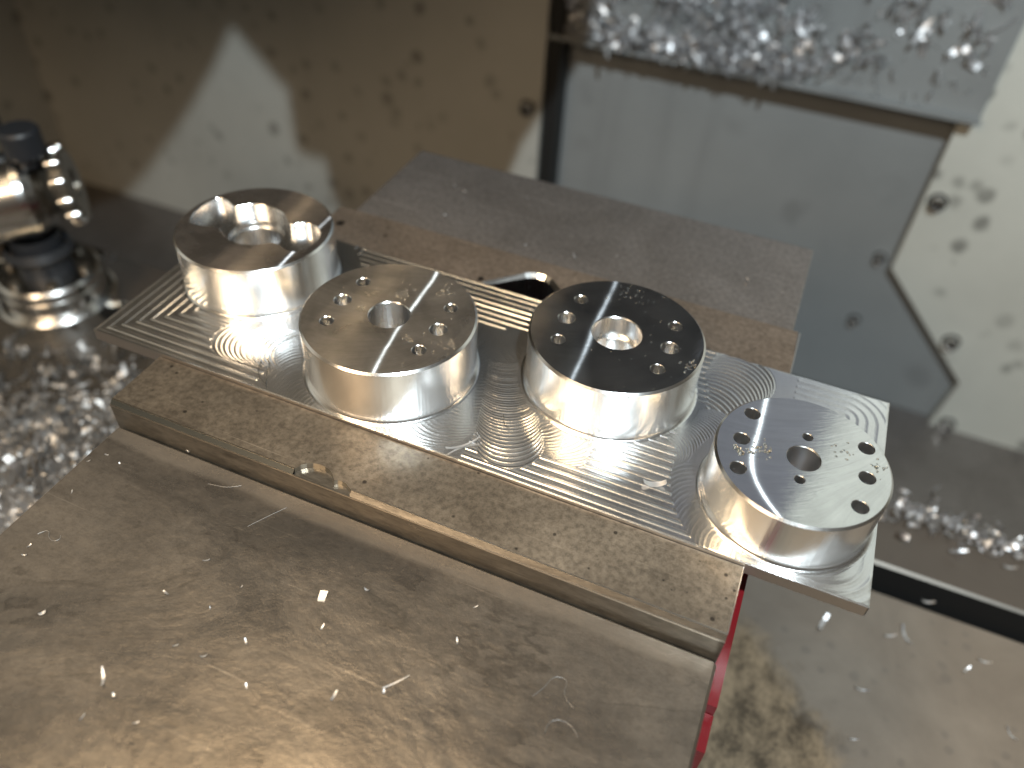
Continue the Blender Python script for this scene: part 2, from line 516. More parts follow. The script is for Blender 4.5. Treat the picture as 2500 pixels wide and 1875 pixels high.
def plate_height(X, Y):
    """Relief in mm left by the cutter (10.3 mm radius) on the floor of the plate; X, Y in mm."""
    Lm, Wm, r = L * 1000, W * 1000, 10.3
    H = np.zeros_like(X)
    D = [np.hypot(X - b[0] * 1000, Y - b[1] * 1000) for b in BOSS]

    def hsh(k, s):
        return np.modf(np.abs(np.sin(k * 12.9898 + s * 78.233) * 43758.5453))[0]

    def put(mask, phi, sp, amp, w, seed, tilt=0.02, step=0.02):
        k = np.floor(phi / sp)
        fr = (phi / sp - k)
        d = np.minimum(fr, 1 - fr) * sp
        sg = np.where(fr < 0.5, fr, fr - 1) * sp                  # signed distance to the cusp, steep on the low side
        hh = amp * (0.7 + 0.5 * hsh(k, seed)) * (np.exp(-(d / w) ** 2) - 0.35 * np.exp(-((sg - 2.0 * w) / (1.3 * w)) ** 2))
        hh += (fr - 0.5) * sp * tilt * (hsh(k, seed + 3) - 0.35) + step * (hsh(k, seed + 7) - 0.5)
        H[mask] = hh[mask]

    def trail(ox, oy, ux, uy, rr=r, sgn=1):
        al = (X - ox) * ux + (Y - oy) * uy
        pe = -(X - ox) * uy + (Y - oy) * ux
        s = np.sqrt(np.maximum(rr * rr - pe * pe, 0))
        return al + sgn * s, np.abs(pe) < rr

    # long lines along the edges
    A = np.minimum(X + 0.15, Y * 1.02 + 0.3)
    put((X < 70) & (D[0] > 31), A - 0.3, 3.62, 0.34, 0.40, 1, 0.03)
    put((Y > 62) & (X > 62) & (X < 222), Wm - Y + 2.2, 3.15, 0.22, 0.34, 2, 0.03)
    put((X > 150) & (Y < 46) & (D[3] > 30), Y + 0.7, 3.35, 0.28, 0.38, 3, 0.03)
    # turning fans hugging the bosses
    for i, (a0, s) in enumerate(((0.4, 1), (1.2, -1), (2.0, 1), (0.0, -1))):
        cx, cy = BOSS[i][0] * 1000, BOSS[i][1] * 1000
        rb = BOSS[i][3] * 1000
        th = np.arctan2(Y - cy, X - cx)
        fan = th * (rb + 6) + s * 0.055 * (D[i] - rb) ** 2
        lim = (9, 15, 15, 10)[i]
        msk = (D[i] < rb + lim) & (D[i] > rb)
        if i == 0:
            msk &= (X > 52) | (Y > 70)
        if i == 1:
            msk &= Y < 66
        if i == 2:
            msk &= (X < 188) & (Y < 70)
        put(msk, fan, 1.9, (0.035, 0.035, 0.026, 0.012)[i], 0.35, 11 + i, 0.02, 0.006)
    # sweep of arcs in front of the first boss
    t, ok = trail(52, 18.5, 0.985, 0.17, 11.0)
    put(ok & (t > 0) & (t < 26) & (D[0] > 31.5) & (D[1] > 31), t, 2.1, 0.08, 0.40, 5, 0.05, 0.01)
    # nested arcs between the second and third boss
    t, ok = trail(162, 14.9, -0.41, 0.912, 11.5)
    pe_ = np.abs(-(X - 162) * 0.912 - (Y - 14.9) * 0.41)
    sel = ok & (t > -0.5) & (t < 50) & (D[1] > 33.5) & (D[2] > 33.5) & (pe_ < 11.4 - 0.11 * np.maximum(t - 6, 0))
    tt = np.where(t > 0, t * (1 + np.maximum(t, 0) / 70), t)
    put(sel, tt, 2.25, 0.22 * np.clip(1.1 - t / 60, 0.3, 1.1), 0.30, 6, 0.05, 0.01)
    # arcs between the third and fourth boss
    t, ok = trail(222, 69, 0.33, 0.944, 14.0, -1)
    sel = ok & (X > 216 - (90 - Y) * 0.12) & (X < 247) & (t > -26) & (t < 12) & (D[3] > 31) & (D[2] > 36)
    put(sel, t + 30, 2.15, 0.18, 0.34, 7, 0.05, 0.01)
    t, ok = trail(214, 40, 0.62, 0.78, 9.0, -1)
    sel = ok & (t > -12) & (t < 14) & (D[3] > 32) & (D[2] > 34) & (Y > 30) & (Y < 60)
    put(sel, t + 30, 1.2, 0.05, 0.28, 8, 0.03, 0.01)
    # rounded rectangles at the right end
    rr = 15.0
    for yy, top in ((Wm - Y, True), (Y, False)):
        dx = Lm - X
        m = rr - np.hypot(np.maximum(rr - dx, 0), np.maximum(rr - yy, 0))
        m = np.where((dx >= rr) & (yy >= rr), np.minimum(dx, yy), m)
        sel = (X > 247) & (D[3] > 28.5) & ((Y > 45) if top else (Y <= 45) & (X > 258))
        put(sel, m + 0.5, 3.3, 0.075, 0.7, 9, 0.012, 0.01)
    # worn rounded rim of the plate
    e = np.minimum(np.minimum(X, Lm - X), np.minimum(Y, Wm - Y))
    H -= 0.12 * np.exp(-(e / 0.35) ** 2)
    H += 0.004 * np.sin(X * 0.9 + 1.3 * np.sin(Y * 0.7))
    H[(D[0] < 31.5) | (D[1] < 31.5) | (D[2] < 31.5) | (D[3] < 27.4)] = 0
    return H


def make_plate(parent):
    nx, ny = 1200, 392
    xs = np.linspace(0, L, nx)
    ys = np.linspace(0, W, ny)
    X, Y = np.meshgrid(xs, ys, indexing='xy')
    Z = plate_height(X * 1000, Y * 1000) / 1000.0
    co = np.stack([X, Y, Z], -1).reshape(-1, 3)
    idx = np.arange(nx * ny).reshape(ny, nx)
    q = np.stack([idx[:-1, :-1], idx[:-1, 1:], idx[1:, 1:], idx[1:, :-1]], -1).reshape(-1, 4)
    me = bpy.data.meshes.new('base_plate')
    loop = [list(idx[0, ::2]), list(idx[:, -1][::2]), list(idx[-1, ::-1][::2]), list(idx[::-1, 0][::2])]
    extra_v, extra_f = [], []
    base = len(co)
    for lp in loop:
        b = base + len(extra_v)
        n = len(lp)
        for i in lp:
            extra_v.append(tuple(co[i]))
        for k, i in enumerate(lp):
            p = co[i]
            extra_v.append((p[0], p[1], -THICK + 0.00012 * math.sin(k * 0.37) + 0.0001 * math.sin(k * 1.7)))
        for k in range(n - 1):
            extra_f.append((b + k + 1, b + k, b + n + k, b + n + k + 1))
    b = base + len(extra_v)
    extra_v += [(0, 0, -THICK), (L, 0, -THICK), (L, W, -THICK), (0, W, -THICK)]
    extra_f.append((b + 3, b + 2, b + 1, b))
    allv = np.vstack([co, np.array(extra_v)])
    nq, ne = len(q), len(extra_f)
    me.vertices.add(len(allv))
    me.vertices.foreach_set('co', allv.astype(np.float32).ravel())
    li = np.concatenate([q.ravel(), np.array(extra_f).ravel()]).astype(np.int32)
    me.loops.add(len(li))
    me.loops.foreach_set('vertex_index', li)
    me.polygons.add(nq + ne)
    me.polygons.foreach_set('loop_start', np.arange(0, len(li), 4, dtype=np.int32))
    me.materials.append(M_floor)
    me.materials.append(M_saw)
    me.polygons.foreach_set('material_index', np.r_[np.zeros(nq, int), np.ones(ne, int)].astype(np.int32))
    me.polygons.foreach_set('use_smooth', np.r_[np.ones(nq, bool), np.zeros(ne, bool)])
    me.update()
    me.validate()
    o = bpy.data.objects.new('base_plate', me)
    COL.objects.link(o)
    o.parent = parent
    return o


def hole(name, x, y, z, r, depth, parent, mat, cone=True, step=None, cham=0.00022):
    mb = MB()
    mb.lathe([(r + cham, 0.0), (r, -cham)], 40, 1)
    if step:
        r2, d2 = step
        mb.lathe([(r, -cham), (r, -d2 + 0.0003)], 56, 0)
        mb.lathe([(r, -d2 + 0.0003), (r - 0.0004, -d2), (r2 + 0.0003, -d2)], 56, 1)
        mb.lathe([(r2 + 0.0003, -d2), (r2, -d2 - 0.0003), (r2, -depth), (0.0, -depth)], 56, 0)
    else:
        mb.lathe([(r, -cham), (r, -depth)], 40, 0)
        mb.lathe([(r, -depth), (0.0, -depth - (r * 0.5 if cone else 0))], 40, 0)
    mb.f = [tuple(reversed(f)) for f in mb.f]
    return mb.build(name, [mat, M_cham], parent, True, (x, y, z))


def boss_body(parent, spec, holes, face_mat, label, cham=0.0007, outline=None):
    x, y, h, r = spec
    sd = MB()
    fil = [(r + 0.0017 * (1 - math.sin(a)), 0.0017 * (1 - math.cos(a))) for a in (0, .26, .52, .79, 1.05, 1.31, 1.571)]
    seg = 160
    # smooth fillet: one shared band
    vs, fs = [], []
    prof = fil + [(r, 0.0025)]
    for i in range(seg):
        a = 2 * math.pi * i / seg
        vs += [(p * math.cos(a), p * math.sin(a), z) for p, z in prof]
    n = len(prof)
    for i in range(seg):
        j = (i + 1) % seg
        for k in range(n - 1):
            fs.append((i * n + k, j * n + k, j * n + k + 1, i * n + k + 1))
    sd.add(vs, fs, 0)
    sd.lathe([(r, 0.0025), (r + 0.00006, 0.0026), (r + 0.00006, h - cham)], seg, 0)
    sd.lathe([(r + 0.00006, h - cham), (r - cham, h)], seg, 1)
    b = sd.build('boss', [M_side, M_cham], parent, True, (x, y, 0))
    b['label'] = label
    outer = circle(r - cham, seg)
    hl = [outline] if outline else []
    for hx, hy, hr in holes:
        hl.append(circle(hr + 0.00022, 40, hx, hy))
    v, f = poly_with_holes(outer, hl, h)
    link('top_face', v, f, face_mat, b)
    return b


work = thing('milled_workpiece', 'bright milled aluminium plate with four round bosses clamped across the vise jaws', 'workpiece')
make_plate(work)

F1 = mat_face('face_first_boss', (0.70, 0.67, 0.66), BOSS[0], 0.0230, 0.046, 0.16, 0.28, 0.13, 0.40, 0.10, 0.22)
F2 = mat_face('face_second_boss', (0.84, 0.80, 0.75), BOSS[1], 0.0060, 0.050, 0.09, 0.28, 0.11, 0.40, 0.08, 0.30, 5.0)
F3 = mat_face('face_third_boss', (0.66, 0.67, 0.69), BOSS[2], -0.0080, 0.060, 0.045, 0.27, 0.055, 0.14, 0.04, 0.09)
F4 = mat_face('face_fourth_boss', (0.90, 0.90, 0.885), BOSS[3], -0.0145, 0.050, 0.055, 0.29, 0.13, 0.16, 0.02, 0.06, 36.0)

SIX = [(-0.0175, 0.0123, 0), (-0.0186, 0.0, 1), (-0.0173, -0.0123, 0), (0.0176, 0.0126, 0), (0.0188, 0.0003, 1), (0.0178, -0.0120, 0)]

# boss with the open pocket
PK = [(-24.9, -7.9), (-27.2, -2.5), (-27.9, 4.0), (-26.9, 9.8), (-24.3, 11.8), (-20.5, 11.0), (-16.2, 9.0), (-14.0, 10.6), (-10.5, 13.9), (-5.0, 15.4), (0.5, 14.8),
      (6.0, 12.4), (10.0, 8.6), (12.2, 8.6), (16.4, 11.7), (20.5, 11.6), (24.4, 9.4), (26.4, 5.2), (27.0, 0.5), (25.9, -4.2), (23.6, -7.2), (19.3, -7.7),
      (15.5, -6.2), (12.4, -6.2), (10.2, -8.0), (6.6, -10.7), (1.5, -12.2), (-4.0, -11.6), (-8.6, -9.2), (-11.8, -7.2), (-15.0, -7.4), (-19.4, -8.7), (-22.8, -8.9)]


def smooth_loop(pts, sub=4):
    n, out = len(pts), []
    for i in range(n):
        p0, p1, p2, p3 = (np.array(pts[(i + k - 1) % n]) for k in range(4))
        for s in range(sub):
            t = s / sub
            out.append(tuple(0.5 * ((2 * p1) + (-p0 + p2) * t + (2 * p0 - 5 * p1 + 4 * p2 - p3) * t * t + (-p0 + 3 * p1 - 3 * p2 + p3) * t ** 3) / 1000.0))
    return out


def inset(loop, d):
    n, out = len(loop), []
    for i in range(n):
        ax, ay = loop[i - 1]
        bx, by = loop[(i + 1) % n]
        tx, ty = bx - ax, by - ay
        ln = math.hypot(tx, ty) or 1
        out.append((loop[i][0] + ty / ln * d, loop[i][1] - tx / ln * d))
    return out


pk = smooth_loop(PK)
area = sum(pk[i - 1][0] * pk[i][1] - pk[i][0] * pk[i - 1][1] for i in range(len(pk)))
sgn = -1 if area > 0 else 1                     # inset direction: towards the middle
b1 = boss_body(work, BOSS[0], [], F1, 'round aluminium boss with an open two-lobed pocket cut in its top', outline=pk)
mb = MB()
h1 = BOSS[0][2]
PD = 0.0042
lv = [(pk, h1), (inset(pk, sgn * 0.00035), h1 - 0.0004), (inset(pk, sgn * 0.0004), h1 - PD)]
n = len(pk)
for k, ((a, za), (b, zb)) in enumerate(zip(lv[:-1], lv[1:])):
    vs = [(x, y, za) for x, y in a] + [(x, y, zb) for x, y in b]
    fs = [(i, (i + 1) % n, n + (i + 1) % n, n + i) for i in range(n)]
    if sgn < 0:
        fs = [tuple(reversed(f)) for f in fs]
        fs = [tuple(reversed(f)) for f in fs]
    mb.add(vs, fs, 1 if k == 0 else 0)
v, f = poly_with_holes(lv[-1][0], [circle(0.0108, 56)], h1 - PD)
mb.add(v, f, 2)
for prof, m_ in (([(0.0108, h1 - PD), (0.0106, h1 - PD - 0.0002)], 1), ([(0.0106, h1 - PD - 0.0002), (0.0106, h1 - PD - 0.0022)], 0), ([(0.0106, h1 - PD - 0.0022), (0.0092, h1 - PD - 0.0024)], 1),
                 ([(0.0092, h1 - PD - 0.0024), (0.0092, 0.0006)], 0), ([(0.0092, 0.0006), (0.0, 0.0006)], 2)):
    k0 = len(mb.f)
    mb.lathe(prof, 56, m_)
    mb.f[k0:] = [tuple(reversed(q)) for q in mb.f[k0:]]
pocket = mb.build('pocket', [M_bore, M_cham, M_bore], b1, True)

hs = [(a, b, 0.0030 if k else 0.00235) for a, b, k in SIX]
b2 = boss_body(work, BOSS[1], hs + [(0, 0, 0.0072)], F2, 'round aluminium boss with six holes and brown reflections on its wet top')
for a, b, r in hs:
    hole('drilled_hole', a, b, BOSS[1][2], r, 0.012, b2, M_bore)
hole('centre_bore', 0, 0, BOSS[1][2], 0.0072, 0.0225, b2, M_bore, False, cham=0.0005)
b3 = boss_body(work, BOSS[2], hs + [(0, 0, 0.0088)], F3, 'round aluminium boss with six holes and a dark mirror-like top')
for a, b, r in hs:
    hole('drilled_hole', a, b, BOSS[2][2], r, 0.012, b3, M_bore)
hole('centre_bore', 0, 0, BOSS[2][2], 0.0088, 0.0155, b3, M_bore, False, (0.0073, 0.0085), 0.0005)
hs4 = [(a, b, 0.0024) for a, b, k in SIX]
tiny = [(0.0002, 0.0095, 0.0015), (0.0003, -0.0091, 0.0015)]
b4 = boss_body(work, BOSS[3], hs4 + tiny + [(0.0003, 0, 0.0050)], F4, 'smaller round aluminium boss with eight holes at the plate end with the two table slots')
b4['label'] = 'smaller pale round boss with eight holes round its centre bore'
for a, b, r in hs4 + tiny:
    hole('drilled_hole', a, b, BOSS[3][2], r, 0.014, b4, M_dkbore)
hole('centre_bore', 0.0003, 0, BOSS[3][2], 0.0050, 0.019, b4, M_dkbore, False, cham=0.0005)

# ------------------------------------------------------------------ the vise
vise = thing('machine_vise', 'large steel machine vise with red body holding the milled plate', 'vise', (0.137, 0.0, -0.15))
VO = Vector((-0.137, 0.0, 0.15))


def vis(o):
    o.location = VO
    return o


JX0, JX1 = 0.0302, 0.2442
JT, JB = -0.0015, -0.0125


def extrude_outline(out, z0, z1, mats, top=0, side=0, cham=0.0):
    """Prism from a counter-clockwise outline with an optional chamfer round the top."""
    mb = MB()
    n = len(out)
    ins = inset(out, -cham) if cham else out
    v, f = poly_with_holes(ins, [], z1)
    mb.add(v, f, top)
    if cham:
        for i in range(n):
            j = (i + 1) % n
            mb.add([(*out[i], z1 - cham), (*out[j], z1 - cham), (*ins[j], z1), (*ins[i], z1)], [(0, 1, 2, 3)], 2)
    for i in range(n):
        j = (i + 1) % n
        mb.add([(*out[i], z0), (*out[j], z0), (*out[j], z1 - cham), (*out[i], z1 - cham)], [(0, 1, 2, 3)], side)
    return mb


# front jaw: chamfered front edge with a nick milled in it
CH = 0.0017
mb = MB()
yf, yb = -0.0258, -0.0002
nick = [(0.1038, -0.0241), (0.1048, -0.0222), (0.1062, -0.0208), (0.1080, -0.0198), (0.1100, -0.0194), (0.1122, -0.0194), (0.1142, -0.0199), (0.1160, -0.0210), (0.1172, -0.0225), (0.1178, -0.0230),
        (0.1188, -0.0224), (0.1202, -0.0222), (0.1218, -0.0225), (0.1232, -0.0234), (0.1245, -0.0247)]
top_loop = [(JX0, yf + CH)] + nick[:-1] + [(0.1247, yf + CH), (JX1, yf + CH), (JX1, yb), (JX0, yb)]
v, f = poly_with_holes(top_loop, [], JT)
mb.add(v, f, 0)
zc = JT - CH
for i in range(len(top_loop) - 3):                     # chamfer strip, pushed inwards where the nick is
    a, b = top_loop[i], top_loop[i + 1]
    inside = a[1] > yf + CH + 1e-5 or b[1] > yf + CH + 1e-5
    if inside:
        zn = JT - 0.0020
        mb.add([(a[0], a[1] - 0.0003, zn), (b[0], b[1] - 0.0003, zn), (b[0], b[1], JT), (a[0], a[1], JT)], [(0, 1, 2, 3)], 2)
        mb.add([(a[0], yf, zn), (b[0], yf, zn), (b[0], b[1] - 0.0003, zn), (a[0], a[1] - 0.0003, zn)], [(0, 1, 2, 3)], 1)
    else:
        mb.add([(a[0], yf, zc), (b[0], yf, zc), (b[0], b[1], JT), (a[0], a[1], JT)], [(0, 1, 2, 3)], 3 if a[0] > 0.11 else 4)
mb.add([(JX0, yf, -0.06), (JX1, yf, -0.06), (JX1, yf, zc), (JX0, yf, zc)], [(0, 1, 2, 3)], 1)
mb.add([(JX1, yf, -0.06), (JX1, yb, -0.06), (JX1, yb, JT), (JX1, yf + CH, JT), (JX1, yf, zc)], [(0, 1, 2, 3, 4)], 1)
mb.add([(JX0, yb, -0.06), (JX0, yf, -0.06), (JX0, yf, zc), (JX0, yf + CH, JT), (JX0, yb, JT)], [(0, 1, 2, 3, 4)], 1)
mb.add([(JX1, yb, -0.06), (JX0, yb, -0.06), (JX0, yb, JT), (JX1, yb, JT)], [(0, 1, 2, 3)], 1)
# worn bright edge lines
e = 0.00022
mb.box((JX0, yf + CH - e, JT - e), (0.1036, yf + CH + e, JT + 0.00008), 2)
mb.box((0.1250, yf + CH - e, JT - e), (JX1, yf + CH + e, JT + 0.00008), 2)
mb.box((JX0 - 0.0001, yf - 0.00008, zc - e), (JX1, yf + e, zc + e), 2)
mb.box((JX1 - e, yf + CH, JT - e), (JX1 + 0.00008, yb, JT + 0.00008), 2)
front = vis(mb.build('front_jaw', [M_jaw, M_jawface, M_edge, M_jawface, mat_simple('chamfer_dark_reflection', (0.05, 0.052, 0.047), 0.3, 0.6)], vise))  # left chamfer coloured dark in place of a dark reflection
front['label'] = 'front jaw with a scalloped nick in its front edge'

# sliding carriage in front of the jaw
CX0, CX1 = 0.0308, 0.2445
out = [(CX0, -0.30), (CX1 - 0.004, -0.30), (CX1 - 0.001, -0.297), (CX1, -0.294), (CX1, -0.0275), (CX1 - 0.0012, -0.0263), (CX0 + 0.0012, -0.0263), (CX0, -0.0275)]
mb = extrude_outline(out, -0.048, JB, None, 0, 1, 0.0009)
carr = vis(mb.build('carriage', [M_carr, M_jawface, M_edge], vise))

# rear jaw block with its plate, the plate notched by a pocket
RZ = -0.0015
pn = [(0.1160, 0.0925), (0.1166, 0.0944), (0.1300, 0.1078), (0.1322, 0.1093), (0.1350, 0.1101), (0.1385, 0.1101), (0.1415, 0.1092), (0.1440, 0.1073), (0.1478, 0.1036), (0.1540, 0.0970), (0.1575, 0.0925)]
ro = [(0.0334, W + 0.0006), (0.1160, W + 0.0006)] + pn + [(0.1575, W + 0.0006), (JX1, W + 0.0006), (JX1 - 0.0009, 0.1200), (0.0334, 0.1180)]
mb = MB()
v, f = poly_with_holes(ro, [], RZ)
mb.add(v, f, 0)
for i in range(len(ro)):
    a, b = ro[i], ro[(i + 1) % len(ro)]
    pock = 1 <= i <= len(pn) + 1
    if pock:
        # chamfered bright rim, then the dark wall of the pocket
        k = 0.0018
        cxm, cym = 0.138, 0.098
        def tow(p):
            d = Vector((cxm - p[0], cym - p[1])); d.normalize()
            return (p[0] + d.x * k, p[1] + d.y * k)
        a2, b2_ = tow(a), tow(b)
        mb.add([(*a2, RZ - k * 0.8), (*b2_, RZ - k * 0.8), (*b, RZ), (*a, RZ)], [(0, 1, 2, 3)], 2)
        mb.add([(*a2, -0.05), (*b2_, -0.05), (*b2_, RZ - k * 0.8), (*a2, RZ - k * 0.8)], [(0, 1, 2, 3)], 1)
    else:
        mb.add([(*a, -0.06), (*b, -0.06), (*b, RZ), (*a, RZ)], [(0, 1, 2, 3)], 3)
mb.box((JX1 - 0.0004, W + 0.0012, RZ - 0.0004), (JX1 + 0.00012, 0.1195, RZ + 0.00008), 4)
mb.add([(0.112, 0.0925, -0.0495), (0.162, 0.0925, -0.0495), (0.162, 0.114, -0.0495), (0.112, 0.114, -0.0495)], [(0, 1, 2, 3)], 1)
M_pocket = mat_turned('pocket_wall', (0.28, 0.28, 0.29), 0.25, 0.4)
rp = vis(mb.build('rear_jaw_plate', [M_rearp, M_pocket, M_cham, M_jawface, M_edge], vise))
rp['label'] = 'dark spotted jaw plate with a bright rimmed pocket'
rj = vis(bevel_box('rear_jaw', (0.0405, 0.1186, -0.075), (0.2414, 0.1850, RZ - 0.0006), M_rear, vise, 0.0007, 2))
mb = MB()
mb.box((0.045, 0.06, -0.149), (0.240, 0.20, -0.0755))
# red painted body that shows along the right-hand side of the jaws
bo = [(0.028, -0.30), (0.2450, -0.30), (0.2452, -0.075), (0.2486, -0.055), (0.2486, 0.06), (0.2470, 0.09), (0.028, 0.09)]
for i in range(len(bo)):
    a, b = bo[i], bo[(i + 1) % len(bo)]
    mb.add([(*a, -0.105), (*b, -0.105), (*b, -0.0490), (*a, -0.0490)], [(0, 1, 2, 3)])
mb.box((0.2449, -0.031, -0.047), (0.2490, 0.030, -0.0290))
mb.box((0.2449, -0.043, -0.060), (0.2492, -0.0312, -0.0340))
v, f = poly_with_holes(bo, [], -0.0490)
mb.add(v, f)
vis(mb.build('body', M_red, vise))
mb = MB()
mb.box((0.035, -0.30, -0.1495), (0.2380, 0.05, -0.1055))
vis(mb.build('base_flange', M_jaw, vise))

# ------------------------------------------------------------------ machine table with T-slots
TZ = -0.15
table = thing('machine_table', 'grey cast iron machine table with T-slots under the red vise', 'table', (0.137, 0.0, TZ - 0.06))
TO = Vector((-0.137, 0.0, -TZ + 0.06))


def tab(o):
    o.location = TO
    return o


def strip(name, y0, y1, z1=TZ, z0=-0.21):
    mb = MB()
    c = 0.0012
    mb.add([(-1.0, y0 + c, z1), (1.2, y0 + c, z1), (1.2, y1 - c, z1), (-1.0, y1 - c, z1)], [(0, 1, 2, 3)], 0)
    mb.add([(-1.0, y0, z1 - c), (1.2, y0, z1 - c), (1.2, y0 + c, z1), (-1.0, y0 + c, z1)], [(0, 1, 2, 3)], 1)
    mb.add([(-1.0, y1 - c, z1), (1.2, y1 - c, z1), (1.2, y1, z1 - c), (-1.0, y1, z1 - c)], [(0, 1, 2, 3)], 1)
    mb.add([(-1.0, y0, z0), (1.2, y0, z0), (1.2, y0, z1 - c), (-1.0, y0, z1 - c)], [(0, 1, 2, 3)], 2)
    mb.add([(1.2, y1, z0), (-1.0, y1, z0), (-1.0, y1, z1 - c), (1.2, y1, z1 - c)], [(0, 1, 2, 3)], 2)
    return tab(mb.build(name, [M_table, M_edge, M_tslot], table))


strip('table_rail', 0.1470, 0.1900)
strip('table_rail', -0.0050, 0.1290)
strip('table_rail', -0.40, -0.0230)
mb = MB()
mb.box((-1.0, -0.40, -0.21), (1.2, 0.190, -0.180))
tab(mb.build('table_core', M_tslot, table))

# ------------------------------------------------------------------ the enclosure
cx, cy, cz = CAM


def at(Yp, az, el):
    """A point of the vertical plane y = Yp seen in direction (az, el) per metre of y."""
    d = Yp - cy
    return (cx + az * d, Yp, cz + el * d)


def slab(name, pts, y0, depth, mat, parent=None, bevel=True):
    """Sheet-metal panel: outline in x,z at y0 with a thickness behind it."""
    mb = MB()
    n = len(pts)
    mb.add([(x, y0, z) for x, z in pts], [tuple(range(n))])
    mb.add([(x, y0 + depth, z) for x, z in pts], [tuple(reversed(range(n)))])
    for i in range(n):
        a, b = pts[i], pts[(i + 1) % n]
        mb.add([(*a[:1], y0, a[1]), (*a[:1], y0 + depth, a[1]), (b[0], y0 + depth, b[1]), (b[0], y0, b[1])], [(0, 1, 2, 3)])
    return mb.build(name, mat, parent)


def xz(Yp, az, el):
    p = at(Yp, az, el)
    return (p[0], p[2])


def bolt(parent, Yp, az, el, r=0.008):
    x, _, z = at(Yp, az, el)
    mb = MB()
    mb.lathe([(r * 0.45, 0.004), (r * 0.5, 0.007), (r * 0.9, 0.0065), (r, 0.004), (r, -0.001)], 24, 0)
    mb.lathe([(0.0, 0.003), (r * 0.45, 0.004)], 12, 1)
    mb.lathe([(r * 1.25, 0.0006), (r * 1.25, -0.001), ], 24, 1)
    mb.add([(*p, 0.0006) for p in circle(r * 1.25, 24)], [tuple(range(24))], 1)
    o = mb.build('bolt', [M_chrome, M_dark], parent, True)
    o.rotation_euler = (R(90), 0, 0)
    o.location = (x, Yp, z)
    return o


YL, YR, YG, YC = 0.48, 0.498, 0.510, 0.492
slit_x = cx - 0.352 * (YL - cy)
corner_x = cx - 1.325 * (YL - cy)
wl = kind(slab('wall_left', [(corner_x, -1.0), (slit_x, -1.0), (slit_x, 0.95), (corner_x, 0.95)], YL, 0.012, M_wall), 'structure')
bolt(wl, YL, -0.372, -0.482, 0.006)
ws = MB()
ws.box((corner_x - 0.012, -1.2, -1.0), (corner_x, YL + 0.012, 0.95))
kind(ws.build('wall_side', M_wall), 'structure')
# recessed grey panel
g0 = cx - 0.40 * (YG - cy)
gp = kind(slab('wall_back', [(g0, -1.0), (cx + 0.9, -1.0), (cx + 0.9, 0.95), (g0, 0.95)], YG, 0.012, M_grey), 'structure')
bolt(gp, YG, 0.137, -0.678, 0.0045)
bolt(gp, YG, 0.135, -0.574, 0.0045)
# dark gap strip between the left wall and the grey panel
mb = MB()
mb.box((slit_x + 0.0005, YL + 0.004, -1.0), (slit_x + 0.0125, YG - 0.002, 0.95))
kind(mb.build('wall_gap', M_dark), 'structure')
# right panel: vertical edge, 45 degree shoulder, then back under
rpts = [xz(YR, 0.154, 1.3), xz(YR, 0.154, -0.586), xz(YR, 0.300, -0.735), xz(YR, 0.288, -0.868), xz(YR, 0.276, -0.930), xz(YR, 0.276, -1.9), xz(YR, 1.6, -1.9), xz(YR, 1.6, 1.3)]
wr = kind(slab('wall_right', rpts, YR, 0.010, M_wallr), 'structure')
for az, el in ((0.170, -0.482), (0.263, -0.672), (0.314, -0.811)):
    bolt(wr, YR, az, el, 0.0062)
# ledge behind the table
mb = MB()
mb.box((-0.9, 0.20, -0.45), (1.2, YG - 0.001, -0.338))
kind(mb.build('saddle_floor', M_rear), 'structure')

# sliding way cover that overhangs the grey panel
cb = cz - 0.377 * (YC - cy)
c0, c1 = cx - 0.347 * (YC - cy) + 0.001, cx + 0.154 * (YC - cy) + 0.012
cover = thing('way_cover', 'grey sliding way cover littered with glittering chips above the recessed panel', 'way cover', ((c0 + c1) / 2, YC, cb))
mb = MB()
mb.box((c0 - (c0 + c1) / 2, 0, 0), (c1 - (c0 + c1) / 2, 0.012, 0.30))
mb.box((c0 - (c0 + c1) / 2, -0.010, 0), (c1 - (c0 + c1) / 2, 0.0, 0.003))
mb.build('cover_sheet', M_grey, cover)
mb = MB()
mb.box((c0 - (c0 + c1) / 2, 0.004, 0.30), (c1 - (c0 + c1) / 2, 0.016, 0.95))
mb.build('unseen_upper_sheet', mat_simple('unseen_dark_sheet', (0.10, 0.10, 0.125), 0.5), cover)  # unseen sheet, coloured dark to dim what the fourth boss reflects
mb = MB()
bx0, bx1 = c0 - (c0 + c1) / 2, cx - 0.02 * (YC - cy) - (c0 + c1) / 2
for k in range(16):
    z0 = 0.28 + k * 0.04
    mb.add([(bx0, 0.0, z0), (bx1, 0.0, z0), (bx1, -0.030, z0 + 0.02), (bx0, -0.030, z0 + 0.02)], [(0, 1, 2, 3)])
    mb.add([(bx0, -0.030, z0 + 0.02), (bx1, -0.030, z0 + 0.02), (bx1, 0.0, z0 + 0.04), (bx0, 0.0, z0 + 0.04)], [(0, 1, 2, 3)])
mb.build('added_dark_pleats', M_head, cover)  # unseen pleats added to darken the reflection in the third boss

